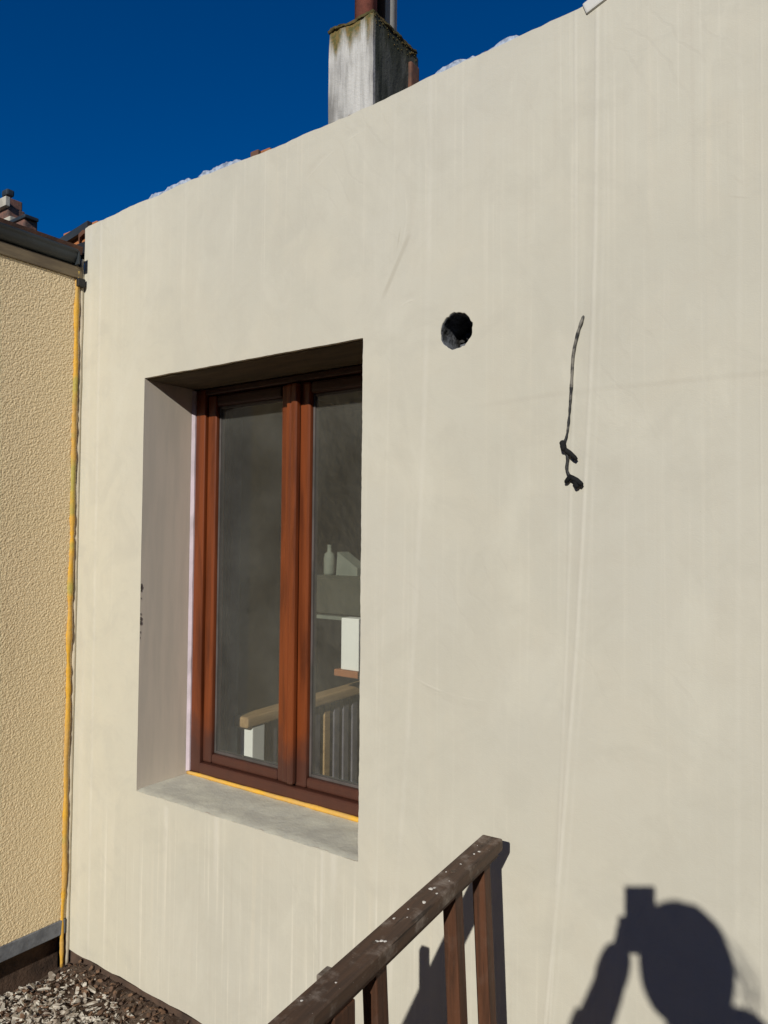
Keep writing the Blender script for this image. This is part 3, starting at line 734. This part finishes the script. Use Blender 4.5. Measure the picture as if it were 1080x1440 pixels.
# ------------------------------------------------------------------ ground
bm = bmesh.new(); n = 150; g = {}
def gz_(x, y):
    d = max(0, -y); h = .018*noise.noise(Vector((x*3, y*3, 0)))+.006*noise.noise(Vector((x*14, y*14, 2)))
    near = max(0, 1-abs(x+2.1)/.9)*max(0, 1-abs(y+.28)/.30)
    return -.030+.022*math.exp(-d*d/.004)+h*min(1, .3+d*3)+.045*near - .03*max(0, 1-(x+2.5)/.08)
xs = list(np.linspace(-2.56, .2, 150)); ys = list(np.linspace(-1.1, .03, 75))
V = [[bm.verts.new((x, y, gz_(x, y))) for y in ys] for x in xs]
for i in range(len(xs)-1):
    for j in range(len(ys)-1): bm.faces.new((V[i][j], V[i+1][j], V[i+1][j+1], V[i][j+1]))
o = obj('soil_bank', bm, M_SOIL, None, True); struct(o, 'dark brown soil along the foot of the walls')
bm = bmesh.new(); R = 60
v = [bm.verts.new(p) for p in ((-R, -R, -.07), (R, -R, -.07), (R, R, -.07), (-R, R, -.07))]; bm.faces.new(v)
k = Mat('grey_gravel_ground', rough=.95, spec=.1)
k.color(k.mix(k.ramp(k.noise(30, 6, .7), .35, .65), (.075, .068, .055), (.12, .105, .085))); k.bump(k.noise(40, 5), .01)
struct(obj('ground', bm, k.m), 'grey brown gravel ground')
# unseen brick building added on the right to block sky fill
ob = empty('sky_block_building', (3.9, -6, 0)); tag(ob, 'unseen brown brick building with plank door, added to block sky light on the right', 'building')
def oc(o): o.parent = ob; o.matrix_parent_inverse = Matrix.Translation((-3.9, 6, 0)); return o
oc(boxo('wall', (3.9, 7, -11, -.5, -.07, 4.2), M_BRICK, None, .01)); oc(boxo('roof', (3.72, 7.2, -11.2, -.3, 4.201, 4.36), M_TILE, None, .02))
for k_ in range(7): oc(boxo('door_plank', (3.86, 3.899, -4.0+k_*.13, -3.875+k_*.13, 0, 2.05), M_RAIL, None, .004))
oc(boxo('window_frame', (3.87, 3.899, -7.3, -6.2, 1.0, 2.1), M_FRAME_SHADE, None, .006)); oc(boxo('window_pane', (3.862, 3.869, -7.2, -6.3, 1.1, 2.0), M_GLASS, None, 0))
# unseen leafy screen added well behind the photographer to cut sky fill
def sky_block_hedge():
    bm = bmesh.new(); box(bm, -9, 9, -12.2, -11.2, -.07, 4.5)
    bmesh.ops.subdivide_edges(bm, edges=list(bm.edges), cuts=24, use_grid_fill=True)
    for v in bm.verts: v.co += noise.noise_vector(v.co*1.7)*.25
    for i in range(9000):
        p = Vector((random.uniform(-9, 9), -11.15+random.uniform(-.1, .2), random.uniform(0, 4.65)))
        a_, b_ = [Vector([random.uniform(-.07, .07) for _ in range(3)]) for _ in range(2)]
        bm.faces.new([bm.verts.new(q) for q in (p, p+a_, p+a_+b_, p+b_)])
    return bm
tag(obj('sky_block_hedge', sky_block_hedge(), simple('sky_block_leaves', (.045, .07, .025), (.025, .04, .015), 9, .8, .2, 20, .02)), 'unseen dark green conifer screen added to dim sky light on the cream wall', 'sky_block_hedge')
def debris(name, count, mat, fn, lab, cat):
    bm = bmesh.new()
    for i in range(count):
        x, y, s = fn()
        z = gz_(x, y)+random.uniform(-.002, .012)
        Mx = Matrix.Translation((x, y, z)) @ Matrix.Rotation(random.uniform(0, 6.28), 4, 'Z') @ Matrix.Rotation(random.uniform(-1.0, 1.0), 4, 'X') @ Matrix.Rotation(random.uniform(-.8, .8), 4, 'Y')
        l_, w_, t_ = s*random.uniform(.8, 1.9), s*random.uniform(.35, .9), s*random.uniform(.10, .35)
        vs = []
        for dz in (-1, 1):
            ring = []
            m_ = 5
            for q in range(m_):
                an = q*2*pi/m_+random.uniform(-.4, .4)
                ring.append(bm.verts.new(Mx @ Vector((cos(an)*l_*.5, sin(an)*w_*.5, dz*t_*.5*random.uniform(.4, 1.2)))))
            vs.append(ring)
        bm.faces.new(vs[0][::-1]); bm.faces.new(vs[1])
        for q in range(5): bm.faces.new((vs[0][q], vs[0][(q+1) % 5], vs[1][(q+1) % 5], vs[1][q]))
    o = obj(name, bm, mat); tag(o, lab, cat, kind='stuff'); return o
def f_pale():
    x = random.gauss(-2.12, .22); y = random.gauss(-.30, .10)
    return max(-2.49, min(-.9, x)), max(-.62, min(-.07, y)), random.choice([.006, .008, .011, .014, .019, .028])
def f_any(): return random.uniform(-2.49, -.9), random.uniform(-.7, -.005), random.uniform(.006, .02)
debris('mortar_chips', 2300, M_CHIP, f_pale, 'pale broken mortar and wood chips heaped on the soil in the corner', 'rubble')
debris('brown_chips', 3400, M_CHIPD, f_any, 'dark brown bark and tile crumbs scattered over the soil', 'debris')
def f_w(): return random.uniform(-2.49, -.9), random.uniform(-.5, -.03), random.uniform(.004, .010)
debris('plaster_crumbs', 900, M_CHIP, f_w, 'fine pale plaster crumbs dropped along the wall foot', 'debris')

# ------------------------------------------------------------------ railing
pA = hit(678.6, 1172.6, 1, -.10); pA2 = hit(705.8, 1179.4, 1, -.10); pB = hit(452, 1371, 1, -.694)
dv = (pB-pA); hang = math.atan2(dv.x, -dv.y); slope = math.atan2(-dv.z, math.hypot(dv.x, dv.y))
slope = slope
RW = .048
rail = empty('stair_railing', pA)
rail.rotation_mode = 'XYZ'
rail.matrix_world = Matrix.Translation(pA) @ Matrix.Rotation(hang, 4, 'Z') @ Matrix.Rotation(slope, 4, 'X')
print('RAIL', pA, hang, math.degrees(slope))
tag(rail, 'weathered dark brown wooden railing splashed with plaster in front of the cream wall', 'railing')
RH = .026
LR = 1.35
def rchild(name, bm, mat, sm=False): return obj(name, bm, mat, rail, sm)
bm = bmesh.new(); box(bm, 0, RW, -LR, 0, -RH, 0, .0045, 3); rchild('handrail', bm, M_RAIL)
bm = bmesh.new(); box(bm, .008, RW-.006, -LR+.01, -.012, -RH-.010, -RH-.0005, .002); rchild('under_rail', bm, M_POST)
px_w, px_d = .029, .034
LEAN = Matrix.Shear('XY', 4, (-.035, 0)) @ Matrix.Identity(4)
for h in (.058, .193, .480, .80, .93, 1.06, 1.19):
    bm = bmesh.new(); box(bm, .006, .006+px_w, -h-px_d/2, -h+px_d/2, -.80, -RH-.0105, .003, 2, LEAN); rchild('baluster', bm, M_POST)
bm = bmesh.new(); box(bm, .02, RW+.02, -LR, -.01, -.84, -.801, .004); rchild('bottom_rail', bm, M_RAIL)
bm = bmesh.new()
for h in (.058, .193, .480, .80, .93):
    vs = bmesh.ops.create_cone(bm, segments=14, radius1=.0042, radius2=.0036, depth=.0014, cap_ends=True)['verts']
    for v in vs: v.co += Vector((.022+random.uniform(-.003, .003), -h, .0003))
rchild('screw_head', bm, M_GALVD)
# a second, shorter post just beyond the rail, its plastered top peeping over it
pq = rail.matrix_world.inverted() @ hit(449, 1366, 1, -.60)
bm = bmesh.new(); box(bm, pq.x, pq.x+.024, pq.y-.010, pq.y+.022, -.80, pq.z, .004, 3, None)
box(bm, pq.x+.0245, .004, pq.y-.004, pq.y+.016, pq.z-.16, pq.z-.12, .003)
rchild('side_post', bm, M_SIDE)
bm = bmesh.new(); box(bm, -.004, .044, -.622, -.568, -.80, -RH-.0105, .003, 2); rchild('newel_post', bm, M_POST)
bm = bmesh.new()
for (s_, x_, r_) in ((.085, .030, .0032), (.10, .026, .0022), (.155, .022, .0022), (.275, .018, .0050), (.268, .022, .003), (.285, .036, .0020), (.325, .030, .0042), (.36, .018, .0018), (.40, .012, .0022), (.385, .030, .0012), (.47, .03, .0030), (.475, .024, .0036), (.468, .036, .0026), (.20, .012, .0014), (.23, .034, .0016), (.06, .015, .0012), (.60, .03, .0018), (.66, .012, .0022)):
    vs = bmesh.ops.create_icosphere(bm, subdivisions=2, radius=r_)['verts']
    q = random.uniform(.8, 1.5)
    for v in vs: nn2 = 1+.75*noise.noise(Vector((v.co.x/r_*1.1, v.co.y/r_*1.1, s_*50))); v.co = Vector((v.co.x*nn2, v.co.y*q*nn2, v.co.z*.26))+Vector((x_, -s_, .0003))
o = rchild('plaster_splashes', bm, M_SPLASH, True); o['kind'] = 'stuff'

# ------------------------------------------------------------------ cable stub on the wall
cab = empty('electric_cable', (hit(820, 445, 1, 0).x, 0, hit(820, 445, 1, 0).z))
tag(cab, 'thin black cable stub with taped ends hanging from the cream wall', 'cable')
def wp(px, py, off): return hit(px, py, 1, -off)
ci = Matrix.Translation(-Vector(cab.location))
def cchild(name, bm, mat, sm=True):
    o = obj(name, bm, mat, cab, sm); o.matrix_parent_inverse = ci; return o
bm = bmesh.new()
pts = spline([wp(822, 442, -.01), wp(819, 449, .003), wp(812, 470, .005), wp(806, 500, .005), wp(804, 535, .004), wp(802, 565, .003), wp(800, 590, .004), wp(797, 612, .006), wp(793, 626, .008), wp(798, 642, .008), wp(797, 660, .008), wp(802, 672, .008)], 6)
nn = len(pts)
tube(bm, pts, [.0036+.0016*noise.noise(Vector((i*.45, 0, 0)))-(.0008 if nn*.45 < i < nn*.68 else 0) for i in range(nn)], 8)
cchild('cable', bm, M_CABLE)
for A_, B_, r_ in (((790, 620), (793, 634), .0068), ((790, 629), (811, 646), .0055), ((795, 679), (803, 668), .0052), ((801, 670), (819, 682), .0062), ((807, 676), (812, 686), .006)):
    bm = bmesh.new(); p, q = wp(*A_, .009), wp(*B_, .013); mdl = (p+q)/2+Vector((.001, 0, .001))
    tube(bm, [p, p.lerp(mdl, .3), mdl, q.lerp(mdl, .3), q], [r_*.55, r_, r_*1.05, r_*.95, r_*.6], 8)
    cchild('taped_end', bm, M_BLACK)

# ------------------------------------------------------------------ the photographer (casts the shadow on the wall)
FW = Vector((-sin(YAW), cos(YAW), 0)); LF = Vector((-cos(YAW), -sin(YAW), 0)); UP = Vector((0, 0, 1))
def bp(b, l, z): return CAM - FW*b + LF*l + UP*z     # b behind the lens, l to the person's left, z above the lens
M_COAT = simple('dark_jacket', (.030, .034, .045), (.045, .05, .062), 12, .9, .2, 200, .001)
M_SKIN = simple('skin', (.55, .33, .24), (.50, .28, .20), 10, .55, .4, 200, .0003)
M_HAIR = simple('brown_hair', (.07, .04, .025), (.04, .024, .016), 1, .5, .4, 90, .002, (60, 60, 6))
M_JEAN = simple('blue_jeans', (.05, .07, .13), (.07, .095, .16), 16, .9, .2, 300, .0006)
def skin_obj(name, verts, edges, mat, parent, root=0, sub=2):
    me = bpy.data.meshes.new(name); me.from_pydata([v[0] for v in verts], edges, []); me.update()
    o = link(name, me, mat, parent)
    md = o.modifiers.new('skin', 'SKIN'); md.use_smooth_shade = True
    for i, (p, r) in enumerate(verts):
        sv = me.skin_vertices[0].data[i]; rr = r if isinstance(r, tuple) else (r, r); sv.radius = rr
        sv.use_root = (i == root)
    sm = o.modifiers.new('sub', 'SUBSURF'); sm.levels = sub; sm.render_levels = sub
    return o
person = empty('person', bp(.36, 0, -1.5))
tag(person, 'person in dark hooded clothes holding up a phone, shadow falling on the cream wall', 'person')
pi_ = Matrix.Translation(-Vector(person.location))
bv = [(bp(.36, 0, -.62), (.15, .105)), (bp(.365, 0, -.45), (.135, .10)), (bp(.36, 0, -.30), (.15, .10)), (bp(.355, 0, -.235), (.085, .075)), (bp(.345, -.015, -.158), (.098, .070)), (bp(.335, 0, -.12), .056), (bp(.325, 0, -.04), .06),
      (bp(.34, .13, -.275), .062), (bp(.34, .185, -.30), .058), (bp(.22, .215, -.345), .050), (bp(.115, .195, -.355), .045), (bp(.078, .125, -.240), .040), (bp(.046, .078, -.165), .035), (bp(.040, .066, -.130), .030),
      (bp(.35, -.12, -.235), .060), (bp(.36, -.19, -.31), .058), (bp(.375, -.225, -.45), .048), (bp(.38, -.24, -.58), .042), (bp(.33, -.24, -.70), .036), (bp(.29, -.235, -.80), .026),
      (bp(.36, .09, -.70), .095), (bp(.35, .10, -.92), .070), (bp(.35, .10, -1.05), .058), (bp(.37, .10, -1.25), .050), (bp(.375, .10, -1.43), .036),
      (bp(.36, -.09, -.70), .095), (bp(.36, -.10, -.92), .070), (bp(.36, -.10, -1.05), .058), (bp(.38, -.10, -1.25), .050), (bp(.385, -.10, -1.43), .036),
      (bp(.30, .11, -1.475), .030), (bp(.20, .12, -1.482), .024), (bp(.31, -.11, -1.475), .030), (bp(.21, -.13, -1.482), .024)]
be = [(0, 1), (1, 2), (2, 3), (3, 4), (4, 5), (5, 6), (2, 7), (7, 8), (8, 9), (9, 10), (10, 11), (11, 12), (12, 13), (2, 14), (14, 15), (15, 16), (16, 17), (17, 18), (18, 19),
      (0, 20), (20, 21), (21, 22), (22, 23), (23, 24), (0, 25), (25, 26), (26, 27), (27, 28), (28, 29), (24, 30), (30, 31), (29, 32), (32, 33)]
o = skin_obj('body', bv, be, M_COAT, person); o.matrix_parent_inverse = pi_
bm = bmesh.new(); c0_, c1_ = bp(.070, .115, -.222), bp(.088, .148, -.275)
tube(bm, [c0_, c0_.lerp(c1_, .06), c0_.lerp(c1_, .5), c1_], [.036, .0435, .0445, .040], 20)
o = obj('cuff', bm, M_COAT, person, True); o.matrix_parent_inverse = pi_
bm = bmesh.new(); bmesh.ops.create_uvsphere(bm, u_segments=36, v_segments=20, radius=1)
for v in bm.verts:
    q = v.co.copy(); kk = 1+.06*noise.noise(q*2.3)
    v.co = Vector((q.x*.112*kk, q.y*.092*kk, q.z*.088*kk))
o = obj('hood', bm, M_COAT, person, True); o.matrix_parent_inverse = pi_
o.matrix_basis = Matrix.Translation(bp(.378, -.038, -.120)) @ Matrix((-LF, FW, UP)).transposed().to_4x4()
# head with a face
bm = bmesh.new(); bmesh.ops.create_uvsphere(bm, u_segments=36, v_segments=28, radius=1)
for v in bm.verts:
    x, y, z = v.co                                    # +y forward (face), x to the person's right
    X_ = x*.076; Y_ = y*.096; Z_ = z*.114
    if z < 0: X_ *= 1-.28*z*z; Y_ *= 1-.12*z*z
    if y > 0:
        g1 = lambda cx, cz, s: math.exp(-((x-cx)**2+(z-cz)**2)/(s*s))
        Y_ += .020*g1(0, -.14, .13)+.010*g1(0, .02, .12)-.009*g1(.36, .06, .17)-.009*g1(-.36, .06, .17)+.006*g1(0, -.46, .16)+.007*g1(0, -.82, .22)-.003*g1(0, -.38, .05)
    v.co = (X_, Y_, Z_)
R3 = Matrix((-LF, FW, UP)).transposed().to_4x4()
hc = bp(.312, .016, .012)
o = obj('head', bm, M_SKIN, person, True); o.matrix_parent_inverse = pi_; o.matrix_basis = Matrix.Translation(hc) @ R3
for sx in (-1, 1):
    bm = bmesh.new(); bmesh.ops.create_uvsphere(bm, u_segments=14, v_segments=10, radius=.012)
    o = obj('eye', bm, M_WHITE, person, True); o.matrix_parent_inverse = pi_; o.matrix_basis = Matrix.Translation(hc) @ R3 @ Matrix.Translation((sx*.029, .079, .006))
    bm = bmesh.new(); bmesh.ops.create_uvsphere(bm, u_segments=14, v_segments=10, radius=1)
    for v in bm.verts: v.co = Vector((v.co.x*.007, v.co.y*.018, v.co.z*.030))
    o = obj('ear', bm, M_SKIN, person, True); o.matrix_parent_inverse = pi_; o.matrix_basis = Matrix.Translation(hc) @ R3 @ Matrix.Translation((sx*.077, -.004, -.008))
bm = bmesh.new(); bmesh.ops.create_uvsphere(bm, u_segments=44, v_segments=32, radius=1)
for v in bm.verts:
    x, y, z = v.co; k = 1+.035*noise.noise(Vector((x*4, y*4, z*2)))
    front = max(0, y)*max(0, .55-z)
    back = 1.0+.14*max(0, -y)
    v.co = Vector((x*.090*k*(1-.45*front), (y*.108*k*back-.006)*(1-.42*front if y > 0 else 1), z*(.114 if z > 0 else .125)*k+.006))
o = obj('hair', bm, M_HAIR, person, True); o.matrix_parent_inverse = pi_; o.matrix_basis = Matrix.Translation(hc) @ R3
bm = bmesh.new()
for i in range(11):
    s0 = Vector((random.uniform(.05, .085), random.uniform(-.08, -.02), random.uniform(.0, .07)))
    q = [s0, s0+Vector((.014, -.01, -.015)), s0+Vector((.026+random.uniform(0, .010), -.015, -.05)), s0+Vector((.028+random.uniform(-.004, .012), -.02, -.10+random.uniform(-.02, .02)))]
    tube(bm, spline(q, 4), .0008, 4)
o = obj('loose_hair', bm, M_HAIR, person, True); o.matrix_parent_inverse = pi_; o.matrix_basis = Matrix.Translation(hc) @ R3; o['kind'] = 'stuff'
# left hand around the phone
def finger(pts, r):
    o = skin_obj('finger', [(bp(*p), rr) for p, rr in zip(pts, r)], [(i, i+1) for i in range(len(pts)-1)], M_SKIN, person, 0, 1); o.matrix_parent_inverse = pi_
hv = [(bp(.050, .088, -.185), (.026, .026)), (bp(.044, .074, -.150), (.040, .034)), (bp(.038, .060, -.113), (.043, .026)), (bp(.032, .044, -.080), (.030, .016))]
o = skin_obj('hand', hv, [(0, 1), (1, 2), (2, 3)], M_SKIN, person); o.matrix_parent_inverse = pi_
for i, dz in enumerate((-.048, -.064, -.080, -.095)):
    ln = (1, 1.08, 1, .8)[i]; q_ = (-.006, 0, .004, .008)[i]
    finger([(.030, .040+q_, dz-.010), (.010, .045+q_, dz+.001), (.0015, .038, dz+.004), (.0005, .038-.018*ln, dz+.002)], [.0092, .0086, .0078, .0066])
finger([(.034, .050, -.112), (.030, .048, -.085), (.026, .040, -.062), (.0195, .030, -.046)], [.012, .0105, .0095, .008])
# right hand relaxed at the hip
hv = [(bp(.285, -.235, -.81), (.020, .026)), (bp(.27, -.235, -.85), (.015, .034)), (bp(.26, -.235, -.885), (.013, .034))]
o = skin_obj('hand', hv, [(0, 1), (1, 2)], M_SKIN, person); o.matrix_parent_inverse = pi_
for i in range(4):
    b0_ = .235+i*.018; ln = (.9, 1, .95, .75)[i]
    finger([(b0_+.003, -.235, -.885), (b0_-.004, -.237, -.885-.035*ln), (b0_+.002, -.230, -.885-.06*ln), (b0_+.010, -.222, -.885-.078*ln)], [.009, .0085, .0078, .0066])
finger([(.262, -.228, -.845), (.238, -.218, -.870), (.228, -.214, -.895)], [.011, .010, .008])
# phone: rear face just behind the lens point
pr_ = empty('phone', bp(.006, 0, -.03)); pr_.rotation_euler = (0, 0, YAW)
tag(pr_, 'black phone held upright in front of the face', 'phone')
boxo('case', (-.0315, .0315, -.009, -.002, -.080, .058), M_BLACK, pr_, .003, 3)
boxo('screen', (-.0295, .0295, -.0098, -.0091, -.076, .054), M_BLKPIPE, pr_, .0003, 1)
for k in range(3):
    bm = bmesh.new(); lathe(bm, [(.006, 0), (.006, .0008), (.0045, .0009)], 20)
    bmesh.ops.rotate(bm, verts=bm.verts, matrix=Matrix.Rotation(-pi/2, 3, 'X')); o = obj('lens', bm, M_BLKPIPE, pr_); o.location = (0, -.0018, .030-k*.017)

# ------------------------------------------------------------------ render
S.render.engine = 'CYCLES'
S.cycles.max_bounces = 6; S.cycles.transparent_max_bounces = 12
